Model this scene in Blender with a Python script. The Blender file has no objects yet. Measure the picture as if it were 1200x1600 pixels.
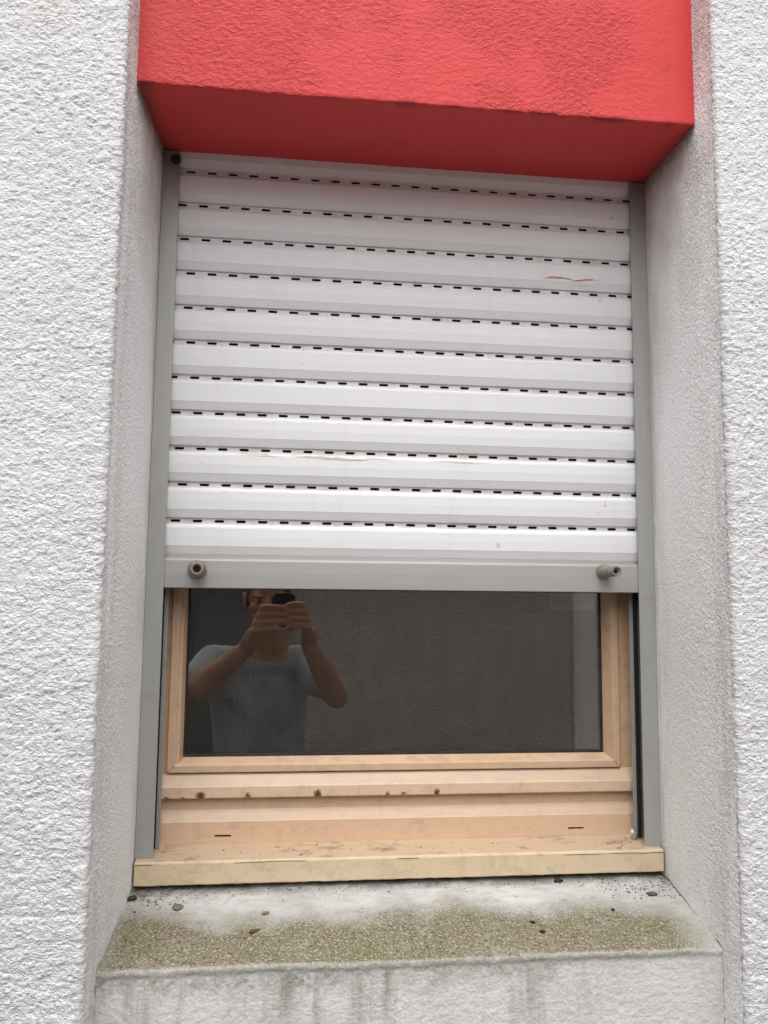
import bpy, bmesh, math, random
import numpy as np
from mathutils import Vector, Matrix
random.seed(7)
rad = math.radians
S = bpy.context.scene
C = S.collection

# ---------------------------------------------------------------- camera
CAM = Vector((-.1738, -1.205, -.0271))
R_ = Vector((0.99363408, -0.1122133, 0.00997475)); U_ = Vector((-0.02171575, -0.10390133, 0.99435051)); F_ = Vector((0.11054296, 0.98823716, 0.10567669))
cd = bpy.data.cameras.new('camera'); cam = bpy.data.objects.new('camera', cd); C.objects.link(cam)
cd.sensor_fit = 'VERTICAL'; cd.sensor_height = 36; cd.sensor_width = 27; cd.lens = 36*1260.9/1600
cd.clip_start = .001; cd.clip_end = 500
M = Matrix((R_, U_, -F_)).transposed().to_4x4(); M.translation = CAM
cam.matrix_world = M
S.camera = cam
# ---------------------------------------------------------------- sky, sun, exposure
w = bpy.data.worlds.new('World'); S.world = w; w.use_nodes = True
nt = w.node_tree; nt.nodes.clear()
sky = nt.nodes.new('ShaderNodeTexSky'); sky.sky_type = 'NISHITA'; sky.sun_disc = False
SUN_EL, SUN_AZ = 66, 190          # azimuth clockwise from +y : sun stands high, in front of the wall, a little to the left
sky.sun_elevation = rad(SUN_EL); sky.sun_rotation = rad(SUN_AZ); sky.dust_density = 6; sky.air_density = 1; sky.ozone_density = 1
hs = nt.nodes.new('ShaderNodeHueSaturation'); hs.inputs['Saturation'].default_value = .07
bg = nt.nodes.new('ShaderNodeBackground'); bg.inputs['Strength'].default_value = .14
wo = nt.nodes.new('ShaderNodeOutputWorld')
nt.links.new(sky.outputs[0], hs.inputs['Color']); nt.links.new(hs.outputs[0], bg.inputs['Color']); nt.links.new(bg.outputs[0], wo.inputs['Surface'])
sl = bpy.data.lights.new('sun', 'SUN'); sl.energy = 1.45; sl.angle = rad(105); sl.color = (1, .985, .97)
so = bpy.data.objects.new('sun', sl); C.objects.link(so)
az, el = rad(SUN_AZ), rad(SUN_EL)
sd = Vector((math.sin(az)*math.cos(el), math.cos(az)*math.cos(el), math.sin(el)))
so.rotation_euler = sd.to_track_quat('Z', 'Y').to_euler(); so.location = (0, -4, 6)
S.view_settings.view_transform = 'Standard'; S.view_settings.look = 'None'; S.view_settings.gamma = 1
S.view_settings.exposure = .62
S.cycles.max_bounces = 10; S.cycles.transparent_max_bounces = 12

GZ = -1.65      # ground level (the camera is at eye level)

# ---------------------------------------------------------------- node helpers
class NT:
    def __init__(s, name):
        s.m = bpy.data.materials.new(name); s.m.use_nodes = True; s.t = s.m.node_tree; s.t.nodes.clear()
        s.out = s.n('ShaderNodeOutputMaterial'); s.p = s.n('ShaderNodeBsdfPrincipled'); s.l(s.p.outputs[0], s.out.inputs['Surface'])
        s.tc = s.n('ShaderNodeTexCoord').outputs['Object']
    def n(s, k, **kw):
        x = s.t.nodes.new(k)
        for a, b in kw.items(): setattr(x, a, b)
        return x
    def l(s, a, b): s.t.links.new(a, b)
    def _in(s, sock, v):
        if isinstance(v, bpy.types.NodeSocket): s.l(v, sock)
        else: sock.default_value = v
    def math(s, op, a, b=0., c=None, clamp=False):
        x = s.n('ShaderNodeMath', operation=op, use_clamp=clamp); s._in(x.inputs[0], a); s._in(x.inputs[1], b)
        if c is not None: s._in(x.inputs[2], c)
        return x.outputs[0]
    def vm(s, op, a, b=(0, 0, 0)):
        x = s.n('ShaderNodeVectorMath', operation=op); s._in(x.inputs[0], a); s._in(x.inputs[1], b); return x
    def stretch(s, v, sc): return s.vm('MULTIPLY', v, sc).outputs[0]
    def noise(s, scale, detail=3, rough=.55, vec=None, dist=0.):
        x = s.n('ShaderNodeTexNoise'); s.l(vec or s.tc, x.inputs['Vector']); x.inputs['Scale'].default_value = scale
        x.inputs['Detail'].default_value = detail; x.inputs['Roughness'].default_value = rough; x.inputs['Distortion'].default_value = dist
        return x.outputs['Fac']
    def vor(s, scale, vec=None, feature='F1', rnd=1.):
        x = s.n('ShaderNodeTexVoronoi', feature=feature); s.l(vec or s.tc, x.inputs['Vector']); x.inputs['Scale'].default_value = scale
        x.inputs['Randomness'].default_value = rnd
        return x.outputs['Distance']
    def ramp(s, v, lo, hi, a=0., b=1., smooth=False):
        x = s.n('ShaderNodeMapRange'); x.clamp = True; x.interpolation_type = 'SMOOTHSTEP' if smooth else 'LINEAR'
        s._in(x.inputs[0], v); 
        for i, q in zip((1, 2, 3, 4), (lo, hi, a, b)): s._in(x.inputs[i], q)
        return x.outputs[0]
    def mix(s, f, a, b, mode='MIX'):
        x = s.n('ShaderNodeMix', data_type='RGBA', blend_type=mode); s._in(x.inputs[0], f)
        for i, q in ((6, a), (7, b)):
            if isinstance(q, tuple) and len(q) == 3: q = (*q, 1)
            s._in(x.inputs[i], q)
        return x.outputs[2]
    def xyz(s):
        x = s.n('ShaderNodeSeparateXYZ'); s.l(s.tc, x.inputs[0]); return x.outputs
    def spots(s, pts, amp=.006, nscale=160):
        """distance to the nearest of some points, with a ragged edge (metres)"""
        nz = s.n('ShaderNodeTexNoise'); s.l(s.tc, nz.inputs['Vector']); nz.inputs['Scale'].default_value = nscale; nz.inputs['Detail'].default_value = 3
        off = s.vm('MULTIPLY', s.vm('SUBTRACT', nz.outputs['Color'], (.5, .5, .5)).outputs[0], (amp*2,)*3).outputs[0]
        v = s.vm('ADD', s.tc, off).outputs[0]; cur = None
        for p in pts:
            d = s.vm('DISTANCE', v, tuple(p[:3])).outputs['Value']
            d = s.math('SUBTRACT', d, p[3])
            cur = d if cur is None else s.math('MINIMUM', cur, d)
        return cur
    def bump(s, h, strength=1., dist=.001, normal=None):
        x = s.n('ShaderNodeBump'); s._in(x.inputs['Height'], h); x.inputs['Strength'].default_value = strength; x.inputs['Distance'].default_value = dist
        if normal: s.l(normal, x.inputs['Normal'])
        return x.outputs[0]
    def fin(s, col, rough=.6, normal=None, metal=0., spec=.4, disp=None):
        if isinstance(col, tuple) and len(col) == 3: col = (*col, 1)
        s._in(s.p.inputs['Base Color'], col); s._in(s.p.inputs['Roughness'], rough); s._in(s.p.inputs['Metallic'], metal)
        s.p.inputs['Specular IOR Level'].default_value = spec
        if normal: s.l(normal, s.p.inputs['Normal'])
        if disp is not None:
            d = s.n('ShaderNodeDisplacement'); s.l(disp, d.inputs['Height']); d.inputs['Midlevel'].default_value = 0; d.inputs['Scale'].default_value = 1
            s.l(d.outputs[0], s.out.inputs['Displacement']); s.m.displacement_method = 'BOTH'
        return s.m

WHITE = (.655, .651, .658)

def mat_roughcast():
    m = NT('roughcast_render')
    nz = m.n('ShaderNodeTexNoise'); m.l(m.tc, nz.inputs['Vector']); nz.inputs['Scale'].default_value = 120; nz.inputs['Detail'].default_value = 2
    v = m.vm('ADD', m.tc, m.vm('MULTIPLY', m.vm('SUBTRACT', nz.outputs['Color'], (.5,)*3).outputs[0], (.0045,)*3).outputs[0]).outputs[0]
    a = m.ramp(m.noise(140, 3, .64, vec=m.stretch(v, (.85, 1, 1.15))), .36, .60, 0, 1)
    b = m.ramp(m.vor(165, vec=v), .05, .75, 1, 0)
    big = m.ramp(m.noise(38, 2, .5), .3, .7, 0, 1)
    amp = m.ramp(m.noise(4.5, 2, .5), .3, .7, .65, 1.0)
    h = m.math('ADD', m.math('MULTIPLY', a, .62), m.math('MULTIPLY', b, .38))
    h = m.math('MULTIPLY', h, amp)
    h = m.math('ADD', m.math('MULTIPLY', h, .0030), m.math('MULTIPLY', big, .0014))
    h = m.math('ADD', h, m.math('MULTIPLY', m.noise(480, 3, .7), .0010))
    col = m.mix(m.ramp(m.noise(2.5, 3, .6), .35, .7), WHITE, (.605, .603, .618))
    col = m.mix(m.ramp(m.noise(6, 4, .65), .56, .75, 0, .35), col, (.66, .60, .57))
    grime = m.math('MULTIPLY', m.ramp(m.noise(60, 4, .7), .62, .72), m.ramp(m.noise(8, 3, .6), .5, .65))
    col = m.mix(m.math('MULTIPLY', grime, .55), col, (.34, .31, .29))
    run = m.math('MULTIPLY', m.ramp(m.noise(9, 4, .6, vec=m.stretch(m.tc, (1, 1, .12))), .52, .72), .22)
    col = m.mix(run, col, (.50, .46, .43))
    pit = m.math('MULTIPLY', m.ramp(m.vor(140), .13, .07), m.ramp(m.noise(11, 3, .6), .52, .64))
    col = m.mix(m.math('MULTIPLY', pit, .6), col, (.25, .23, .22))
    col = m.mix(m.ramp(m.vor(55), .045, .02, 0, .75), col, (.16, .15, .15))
    return m.fin(col, .85, m.bump(m.noise(900, 3, .6), .4, .0006), disp=h, spec=.25)

def mat_reveal():
    m = NT('reveal_render'); x, y, z = m.xyz()
    outer = m.ramp(y, -.03, -.15, .25, 1)
    a = m.ramp(m.noise(210, 3, .6), .3, .7); b = m.noise(60, 3, .5)
    h = m.math('MULTIPLY', m.math('ADD', m.math('MULTIPLY', a, .0017), m.math('MULTIPLY', b, .0013)), outer)
    col = m.mix(m.ramp(m.noise(3, 3, .6), .35, .7), (.84, .835, .84), (.79, .785, .79))
    # grime in the upper inner corner and along the rail
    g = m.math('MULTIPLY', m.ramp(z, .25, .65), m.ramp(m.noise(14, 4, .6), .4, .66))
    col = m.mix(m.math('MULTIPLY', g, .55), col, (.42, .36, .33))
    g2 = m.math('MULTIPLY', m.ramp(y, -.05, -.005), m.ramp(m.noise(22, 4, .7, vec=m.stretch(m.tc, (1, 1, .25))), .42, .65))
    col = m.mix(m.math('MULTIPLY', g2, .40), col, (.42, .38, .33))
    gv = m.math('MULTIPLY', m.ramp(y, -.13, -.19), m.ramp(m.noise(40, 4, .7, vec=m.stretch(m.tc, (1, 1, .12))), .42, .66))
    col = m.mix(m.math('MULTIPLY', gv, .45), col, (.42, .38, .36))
    col = m.mix(m.ramp(m.vor(38), .035, .015, 0, .8), col, (.13, .12, .11))
    zs = m.math('ADD', m.math('MULTIPLY', m.math('ADD', y, .167), .2316), -.4715)
    jn = m.ramp(m.math('ABSOLUTE', m.math('SUBTRACT', m.math('ADD', z, m.math('MULTIPLY', m.math('SUBTRACT', m.noise(40, 3), .5), .006)), zs)), .0022, .0008)
    jn = m.math('MULTIPLY', jn, m.math('MULTIPLY', m.ramp(y, -.168, -.163), m.ramp(m.noise(16, 2), .40, .50)))
    col = m.mix(m.math('MULTIPLY', jn, .85), col, (.10, .085, .07))
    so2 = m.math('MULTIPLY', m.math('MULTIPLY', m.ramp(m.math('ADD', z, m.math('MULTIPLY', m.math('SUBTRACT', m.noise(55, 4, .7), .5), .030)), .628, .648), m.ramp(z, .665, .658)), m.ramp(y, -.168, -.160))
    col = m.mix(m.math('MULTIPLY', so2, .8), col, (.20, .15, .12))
    rl = m.math('MULTIPLY', m.ramp(m.math('ABSOLUTE', m.math('ADD', m.math('ADD', y, .006), m.math('MULTIPLY', m.math('SUBTRACT', m.noise(30, 3), .5), .006))), .0015, .0005), m.math('MULTIPLY', m.ramp(m.noise(10, 3), .40, .55), m.ramp(z, -.44, -.43)))
    col = m.mix(m.math('MULTIPLY', rl, .6), col, (.20, .16, .13))
    low = m.math('MULTIPLY', m.ramp(z, -.34, -.5), m.ramp(m.noise(30, 4, .6), .42, .66))
    col = m.mix(m.math('MULTIPLY', low, .4), col, (.36, .34, .26))
    return m.fin(col, .8, m.bump(m.math('ADD', m.noise(420, 4, .7), m.noise(130, 3, .6)), .75, .0018), disp=h, spec=.25)

def mat_sill():
    m = NT('mossy_sill_render'); x, y, z = m.xyz()
    n1 = m.noise(9, 4, .6); n2 = m.noise(200, 4, .7); n3 = m.noise(26, 4, .65)
    edge = m.math('ADD', y, m.math('MULTIPLY', m.math('SUBTRACT', m.noise(6, 3, .6), .5), .12))
    edge = m.math('ADD', edge, m.math('MULTIPLY', m.math('SUBTRACT', n3, .5), .05))
    mossband = m.ramp(edge, -.045, -.10)
    lip = m.ramp(m.math('ADD', y, m.math('MULTIPLY', m.math('SUBTRACT', n3, .5), .006)), -.1668, -.1635, .55, 1)
    grains = m.ramp(m.noise(330, 4, .75), .40, .58)
    col = m.mix(m.ramp(n1, .35, .65), (.52, .515, .50), (.42, .415, .40))
    col = m.mix(m.math('MULTIPLY', m.ramp(m.noise(120, 4, .7, vec=m.stretch(m.tc, (.3, 1, 1))), .48, .66), .55), col, (.34, .33, .30))
    mossc = m.mix(m.ramp(m.noise(18, 4, .65), .46, .66), (.165, .138, .09), (.140, .135, .062))
    mossc = m.mix(m.ramp(m.noise(400, 3, .6), .5, .70), mossc, (.46, .44, .36))
    mossc = m.mix(m.ramp(m.noise(230, 3, .75), .53, .64), mossc, (.075, .065, .042))
    mk = m.math('MULTIPLY', mossband, m.math('MULTIPLY', lip, m.ramp(m.math('ADD', n2, m.math('MULTIPLY', m.noise(15, 4, .7), .9)), .62, .86, .30, 1)))
    ends = m.math('MULTIPLY', m.ramp(x, .385, .33, .2, 1), m.ramp(x, -.40, -.375, .6, 1))
    col = m.mix(m.math('MULTIPLY', mk, ends), col, mossc)
    # dirt under the ends of the wooden board, then a darker band along it
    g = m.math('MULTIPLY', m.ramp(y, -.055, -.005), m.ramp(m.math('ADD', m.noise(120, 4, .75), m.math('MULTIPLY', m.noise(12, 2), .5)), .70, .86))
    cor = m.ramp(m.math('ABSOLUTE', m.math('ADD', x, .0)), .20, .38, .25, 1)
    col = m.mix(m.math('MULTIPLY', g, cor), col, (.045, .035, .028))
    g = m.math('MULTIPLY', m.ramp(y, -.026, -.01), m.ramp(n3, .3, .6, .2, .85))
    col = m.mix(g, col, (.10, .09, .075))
    # stains that ran down the front
    front = m.ramp(z, -.475, -.485)
    col = m.mix(front, col, m.mix(m.ramp(n1, .35, .65), (.68, .675, .67), (.60, .595, .585)))
    st = m.noise(11, 3, .6, vec=m.stretch(m.tc, (1, .3, .10))); st2 = m.noise(45, 4, .6, vec=m.stretch(m.tc, (1, .3, .12)))
    run = m.math('MULTIPLY', m.ramp(m.math('ADD', st, m.math('MULTIPLY', st2, .7)), .84, 1.0), m.ramp(z, -.58, -.49, .25, 1))
    top = m.math('MULTIPLY', m.ramp(m.math('ADD', z, m.math('MULTIPLY', m.math('SUBTRACT', m.noise(16, 3), .5), .05)), -.512, -.480), m.ramp(m.noise(60, 4, .75), .40, .58, .15, 1))
    f2 = m.math('MULTIPLY', front, m.math('MULTIPLY', m.math('MAXIMUM', m.math('MULTIPLY', run, .75), m.math('MULTIPLY', top, .80)), m.ramp(x, .30, .1, .25, 1)))
    col = m.mix(f2, col, (.19, .185, .115))
    grime = m.math('MULTIPLY', front, m.ramp(m.vor(75), .05, .03))
    col = m.mix(grime, col, (.15, .13, .11))
    rough_h = m.math('ADD', m.math('MULTIPLY', m.noise(120, 4, .6), m.ramp(m.math('MAXIMUM', mossband, front), 0, 1, .0003, .0016)), m.math('MULTIPLY', m.noise(30, 3), .0016))
    return m.fin(col, .88, m.bump(m.noise(380, 4, .8), .55, .0020), disp=rough_h, spec=.2)

def mat_red():
    m = NT('red_masonry_paint'); x, y, z = m.xyz()
    patch = m.ramp(m.math('ADD', m.noise(4.2, 5, .62), m.math('MULTIPLY', m.noise(30, 3), .12)), .52, .585)
    isf = m.ramp(y, -.160, -.164)
    pm = m.math('MULTIPLY', patch, isf)
    edge_band = m.math('MULTIPLY', m.ramp(x, .30, .36, 1, .25), m.ramp(x, -.385, -.33, .3, 1))
    rh = m.math('MULTIPLY', m.math('MULTIPLY', m.ramp(m.noise(140, 4, .68, vec=m.stretch(m.tc, (.8, 1, 1.15)), dist=.25), .36, .62), m.ramp(patch, 0, 1, .0005, .0014)), m.math('MULTIPLY', isf, edge_band))
    h = m.math('ADD', rh, m.math('MULTIPLY', m.noise(18, 3, .5), .0012))
    h = m.math('SUBTRACT', h, m.math('MULTIPLY', pm, .0005))
    col = m.mix(m.ramp(m.noise(3, 3, .6), .35, .7), (.63, .056, .058), (.59, .048, .050))
    col = m.mix(m.math('MULTIPLY', pm, .35), col, (.50, .058, .054))
    col = m.mix(m.ramp(m.vor(30), .03, .012, 0, .7), col, (.16, .03, .03))
    dirt = m.math('MULTIPLY', m.ramp(m.noise(48, 4, .7), .6, .72), m.ramp(m.noise(6, 2), .52, .62))
    col = m.mix(m.math('MULTIPLY', dirt, .5), col, (.25, .04, .04))
    ln = m.math('MULTIPLY', m.ramp(m.math('ABSOLUTE', m.math('SUBTRACT', m.math('ADD', z, m.math('MULTIPLY', m.math('SUBTRACT', m.noise(50, 3), .5), .003)), .6542)), .0011, .0003), m.math('MULTIPLY', m.ramp(y, -.150, -.160), m.ramp(m.noise(7, 3), .42, .5)))
    col = m.mix(m.math('MULTIPLY', ln, .7), col, (.16, .025, .02))
    cn = m.math('MULTIPLY', m.ramp(m.math('ABSOLUTE', m.math('ADD', x, m.math('MULTIPLY', m.math('SUBTRACT', m.noise(60, 3), .5), .02))), .368, .388), m.math('MULTIPLY', m.ramp(y, -.165, -.16), .6))
    col = m.mix(cn, col, (.16, .05, .04))
    return m.fin(col, .5, m.bump(m.noise(420, 4, .7), .55, .0010), disp=h, spec=.22)

def mat_shutter():
    m = NT('white_slat_coating'); x, y, z = m.xyz()
    col = m.mix(m.ramp(m.noise(3, 3, .6, vec=m.stretch(m.tc, (.4, 1, 1))), .3, .7), (.745, .742, .752), (.71, .706, .716))
    col = m.mix(m.math('MULTIPLY', m.ramp(m.noise(26, 4, .7, vec=m.stretch(m.tc, (1, 1, .15))), .56, .78), .2), col, (.50, .49, .49))
    # patchy darker tone in the recessed, perforated strip of each slat
    col = m.mix(m.math('MULTIPLY', m.ramp(y, .0092, .0112), m.ramp(m.noise(22, 4, .7, vec=m.stretch(m.tc, (1, 1, .3))), .35, .7, .05, .55)), col, (.40, .34, .33))
    col = m.mix(m.ramp(m.vor(36), .03, .012, 0, .9), col, (.06, .05, .05))
    sc = m.spots([(.3298, .005, .5936, .0), (.3438, .005, .5891, .0), (.3087, .005, .452, .0), (.139, .005, .0548, .001), (.3107, .005, .12, .0)], .004, 300)
    col = m.mix(m.ramp(sc, .004, .0, 0, .55), col, (.22, .2, .2))
    rn = m.noise(60, 3, .6, vec=m.stretch(m.tc, (1, 1, .2)))
    return m.fin(col, m.ramp(rn, .3, .7, .36, .52), m.bump(m.noise(14, 2, vec=m.stretch(m.tc, (1, 1, .6))), .10, .004), spec=.45)

def mat_alu():
    m = NT('grey_anodised_metal')
    n = m.noise(90, 4, .6, vec=m.stretch(m.tc, (1, 1, .04)))
    col = m.mix(m.ramp(n, .3, .7), (.39, .39, .38), (.355, .355, .345))
    col = m.mix(m.ramp(m.noise(14, 4, .7), .58, .75, 0, .4), col, (.23, .21, .20))
    x, y, z = m.xyz()
    col = m.mix(m.math('MULTIPLY', m.ramp(z, .50, .66), m.ramp(m.noise(30, 3), .3, .6, .25, .7)), col, (.18, .14, .12))
    col = m.mix(m.ramp(m.vor(40), .035, .015, 0, .8), col, (.07, .06, .055))
    return m.fin(col, m.ramp(n, .3, .7, .38, .5), m.bump(n, .12, .0005), metal=.25, spec=.5)

def mat_bar():
    m = NT('bottom_bar_metal')
    n = m.noise(60, 4, .6, vec=m.stretch(m.tc, (.05, 1, 1)))
    col = m.mix(m.ramp(n, .3, .7), (.42, .41, .40), (.38, .37, .36))
    col = m.mix(m.ramp(m.noise(8, 3, .6), .55, .75, 0, .35), col, (.40, .36, .33))
    st = m.spots([(-.310, -.003, -.004, .001), (.31, -.003, .004, .001)], .006, 120)
    col = m.mix(m.ramp(st, .014, 0, 0, .45), col, (.20, .18, .16))
    return m.fin(col, .42, m.bump(n, .1, .0005), metal=.25, spec=.5)

CHIPS = [(-.3511, .045, -.3243, .0035), (-.3281, .045, -.3243, .003), (-.3024, .045, -.3205, .0065), (-.2333, .045, -.3215, .0045), (-.1291, .045, -.3205, .006), (-.0239, .045, -.3225, .0035), (-.0004, .045, -.3225, .0035), (.0517, .045, -.3215, .005)]
def mat_wood(name, direction, base=(.63, .43, .285), alt=(.60, .425, .30), chips=False, board=False):
    m = NT(name); x, y, z = m.xyz()
    sv = (.06, 1, 1) if direction == 'x' else (1, 1, .06)
    n = m.noise(170, 4, .6, vec=m.stretch(m.tc, sv)); big = m.noise(7, 3, .6, vec=m.stretch(m.tc, (.35, 1, 1) if direction == 'x' else (1, 1, .35)))
    col = m.mix(m.ramp(big, .35, .65), base, alt)
    col = m.mix(m.ramp(n, .55, .8, 0, .25), col, tuple(c*.78 for c in base))
    col = m.mix(m.math('MULTIPLY', m.ramp(m.noise(40, 5, .75), .50, .70), .50), col, (.36, .26, .18))
    col = m.mix(m.ramp(m.vor(44), .045, .015, 0, .85), col, (.09, .055, .035))
    wr = m.math('MULTIPLY', m.ramp(m.noise(12, 5, .7, vec=m.stretch(m.tc, (.4, 1, 1))), .55, .7), .25); gr = m.math('MULTIPLY', m.ramp(m.noise(420, 3, .6, vec=m.stretch(m.tc, (.03, 1, 1) if direction == 'x' else (1, 1, .03))), .60, .68), m.ramp(m.noise(14, 3), .42, .6)); col = m.mix(m.math('MULTIPLY', gr, .35), col, (.30, .20, .13)); col = m.mix(wr, col, (.50, .40, .30))
    h = m.math('ADD', m.math('MULTIPLY', n, .6), m.noise(25, 2))
    if chips:
        d = m.spots(CHIPS, .0045, 260)
        col = m.mix(m.ramp(d, .001, 0), col, (.33, .20, .11)); col = m.mix(m.ramp(d, -.0012, -.0025), col, (.09, .035, .02))
        h = m.math('SUBTRACT', h, m.ramp(d, .0005, -.003, 0, 3))
    if direction == 'z':
        on = m.math('MULTIPLY', m.ramp(y, .0556, .0550), m.ramp(z, -.2775, -.2785))
        for e, sg in ((m.math('ADD', x, .3535), 1), (m.math('SUBTRACT', .3470, x), 1)):
            dd = m.math('ABSOLUTE', m.math('SUBTRACT', e, m.math('ADD', z, .2893)))
            col = m.mix(m.math('MULTIPLY', m.math('MULTIPLY', m.ramp(dd, .0009, .0003), on), .8), col, (.06, .035, .02))
        j = m.math('MULTIPLY', m.ramp(y, .0585, .0598), m.ramp(m.math('ADD', m.noise(20, 4, .7), m.math('MULTIPLY', m.ramp(z, -.20, -.29), .12)), .56, .66))
        col = m.mix(m.math('MULTIPLY', j, .2), col, (.30, .19, .12))
    if direction == 'x' and not board:
        lg = m.math('MAXIMUM', m.math('MULTIPLY', m.ramp(z, -.3575, -.3565), m.ramp(z, -.3425, -.3435)), m.math('MULTIPLY', m.ramp(z, -.3072, -.3062), m.ramp(z, -.2905, -.2915)))
        col = m.mix(m.math('MULTIPLY', lg, m.ramp(m.noise(30, 5, .7, vec=m.stretch(m.tc, (.4, 1, 1))), .3, .7, .25, .85)), col, (.42, .32, .23))
    if board:
        # dirt on the top face, gaps where the paint lifted, the pale flaked spot
        up = m.ramp(y, -.0105, -.008)
        dn = m.ramp(m.math('ADD', m.noise(55, 5, .75, vec=m.stretch(m.tc, (.5, 1, 1))), m.math('MULTIPLY', m.noise(5, 2), .35)), .72, .90)
        col = m.mix(m.math('MULTIPLY', up, .8), col, (.46, .335, .235))
        col = m.mix(m.math('MULTIPLY', up, m.math('MULTIPLY', dn, .75)), col, (.13, .09, .06))
        cr = m.math('MULTIPLY', m.ramp(m.math('ABSOLUTE', m.math('ADD', z, m.math('ADD', .3995, m.math('MULTIPLY', m.math('SUBTRACT', m.noise(12, 2), .5), .006)))), .0009, .0003), m.ramp(m.noise(9, 3), .50, .53))
        col = m.mix(m.math('MULTIPLY', cr, .9), col, (.10, .06, .035))
        d = m.spots([(.2075, -.012, -.4175, .001), (.211, -.012, -.420, .001), (.2135, -.012, -.4215, .0005)], .005, 250)
        col = m.mix(m.ramp(d, .003, .0015, 0, .9), col, (.42, .42, .41))
        ed = m.math('MULTIPLY', m.ramp(m.noise(60, 4, .7, vec=m.stretch(m.tc, (.3, 1, 1))), .55, .62), m.ramp(z, -.420, -.4265))
        col = m.mix(m.math('MULTIPLY', ed, .6), col, (.70, .60, .46))
    return m.fin(col, .48, m.bump(h, .35, .0008), spec=.4)

def simple(name, col, rough=.7, bumps=0., bscale=200, spec=.3, metal=0., var=.12, vscale=12):
    m = NT(name)
    c = m.mix(m.ramp(m.noise(vscale, 3, .6), .35, .65), col, tuple(q*(1-var) for q in col))
    return m.fin(c, rough, m.bump(m.noise(bscale, 3, .6), bumps, .001) if bumps else None, spec=spec, metal=metal)

MR, MV, MS, MRED, MSH, MAL, MBAR = mat_roughcast(), mat_reveal(), mat_sill(), mat_red(), mat_shutter(), mat_alu(), mat_bar()
MWX = mat_wood('peach_paint_rail', 'x'); MWZ = mat_wood('peach_paint_stile', 'z', (.57, .38, .245), (.555, .385, .26))
MWC = mat_wood('peach_paint_chipped', 'x', (.64, .46, .32), (.62, .455, .33), chips=True)
MBD = mat_wood('cream_paint_board', 'x', (.62, .49, .325), (.60, .485, .34), board=True)
MDARK = simple('slot_shade_black', (.012, .011, .011), .9); MSEAL = simple('old_sealant', (.028, .026, .022), .6, .8, 300, var=.5, vscale=60)
MBRUSH = simple('black_brush_seal', (.015, .015, .016), .8, .8, 700)

# ---------------------------------------------------------------- object helpers
def link(name, me, mat=None, parent=None, smooth=False):
    o = bpy.data.objects.new(name, me); C.objects.link(o)
    if mat is not None:
        me.materials.clear(); me.materials.append(mat)
    if parent is not None: o.parent = parent
    if smooth: me.polygons.foreach_set('use_smooth', [True]*len(me.polygons))
    return o
def empty(name, loc=(0, 0, 0)):
    o = bpy.data.objects.new(name, None); C.objects.link(o); o.location = loc; o.empty_display_size = .05; return o
def tag(o, label=None, cat=None, group=None, kind=None):
    for k, v in (('label', label), ('category', cat), ('group', group), ('kind', kind)):
        if v: o[k] = v
    return o
def from_bm(name, bm, mat=None, parent=None, smooth=False, bevel=0.):
    bmesh.ops.recalc_face_normals(bm, faces=bm.faces)
    me = bpy.data.meshes.new(name); bm.to_mesh(me); bm.free()
    o = link(name, me, mat, parent, smooth)
    if bevel:
        b = o.modifiers.new('bevel', 'BEVEL'); b.width = bevel; b.segments = 2; b.limit_method = 'ANGLE'; b.angle_limit = rad(25)
        b.harden_normals = False
    return o
def add_box(bm, a, b):
    vs = [bm.verts.new((x, y, z)) for x in (a[0], b[0]) for y in (a[1], b[1]) for z in (a[2], b[2])]
    for f in ((0, 1, 3, 2), (4, 6, 7, 5), (0, 4, 5, 1), (2, 3, 7, 6), (0, 2, 6, 4), (1, 5, 7, 3)): bm.faces.new([vs[i] for i in f])
    return vs
def add_prism_x(bm, prof, x0, x1, nseg=1):
    """closed profile of (y, z) swept along x"""
    rings = [[bm.verts.new((x0+(x1-x0)*i/nseg, y, z)) for y, z in prof] for i in range(nseg+1)]
    n = len(prof)
    for a, b in zip(rings, rings[1:]):
        for i in range(n): bm.faces.new((a[i], a[(i+1) % n], b[(i+1) % n], b[i]))
    bm.faces.new(rings[0]); bm.faces.new(rings[-1][::-1])
def sheet(name, path, rows, mat, parent, ydisp=None):
    """grid: path = list of (x, y); rows = list of z. Smooth shaded."""
    P = np.array(path); Z = np.array(rows); n, k = len(P), len(Z)
    co = np.zeros((k, n, 3)); co[:, :, 0] = P[None, :, 0]; co[:, :, 1] = P[None, :, 1]; co[:, :, 2] = Z[:, None]
    return grid_mesh(name, co, mat, parent)
def grid_mesh(name, co, mat, parent):
    k, n = co.shape[:2]
    idx = np.arange(k*n).reshape(k, n)
    q = np.stack([idx[:-1, :-1], idx[:-1, 1:], idx[1:, 1:], idx[1:, :-1]], -1).reshape(-1, 4)
    me = bpy.data.meshes.new(name); me.vertices.add(k*n); me.vertices.foreach_set('co', co.reshape(-1).astype(np.float32))
    me.loops.add(q.size); me.loops.foreach_set('vertex_index', q.reshape(-1).astype(np.int32))
    me.polygons.add(len(q)); me.polygons.foreach_set('loop_start', np.arange(0, q.size, 4, dtype=np.int32)); me.polygons.foreach_set('loop_total', np.full(len(q), 4, np.int32))
    me.update(calc_edges=True)
    return link(name, me, mat, parent, True)
def spans(*segs):
    """segs of (start, end, step) -> increasing list"""
    out = []
    for a, b, s in segs:
        n = max(1, int(round(abs(b-a)/s)))
        out += [a+(b-a)*i/n for i in range(n)]
    out.append(segs[-1][1]); return out

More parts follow.
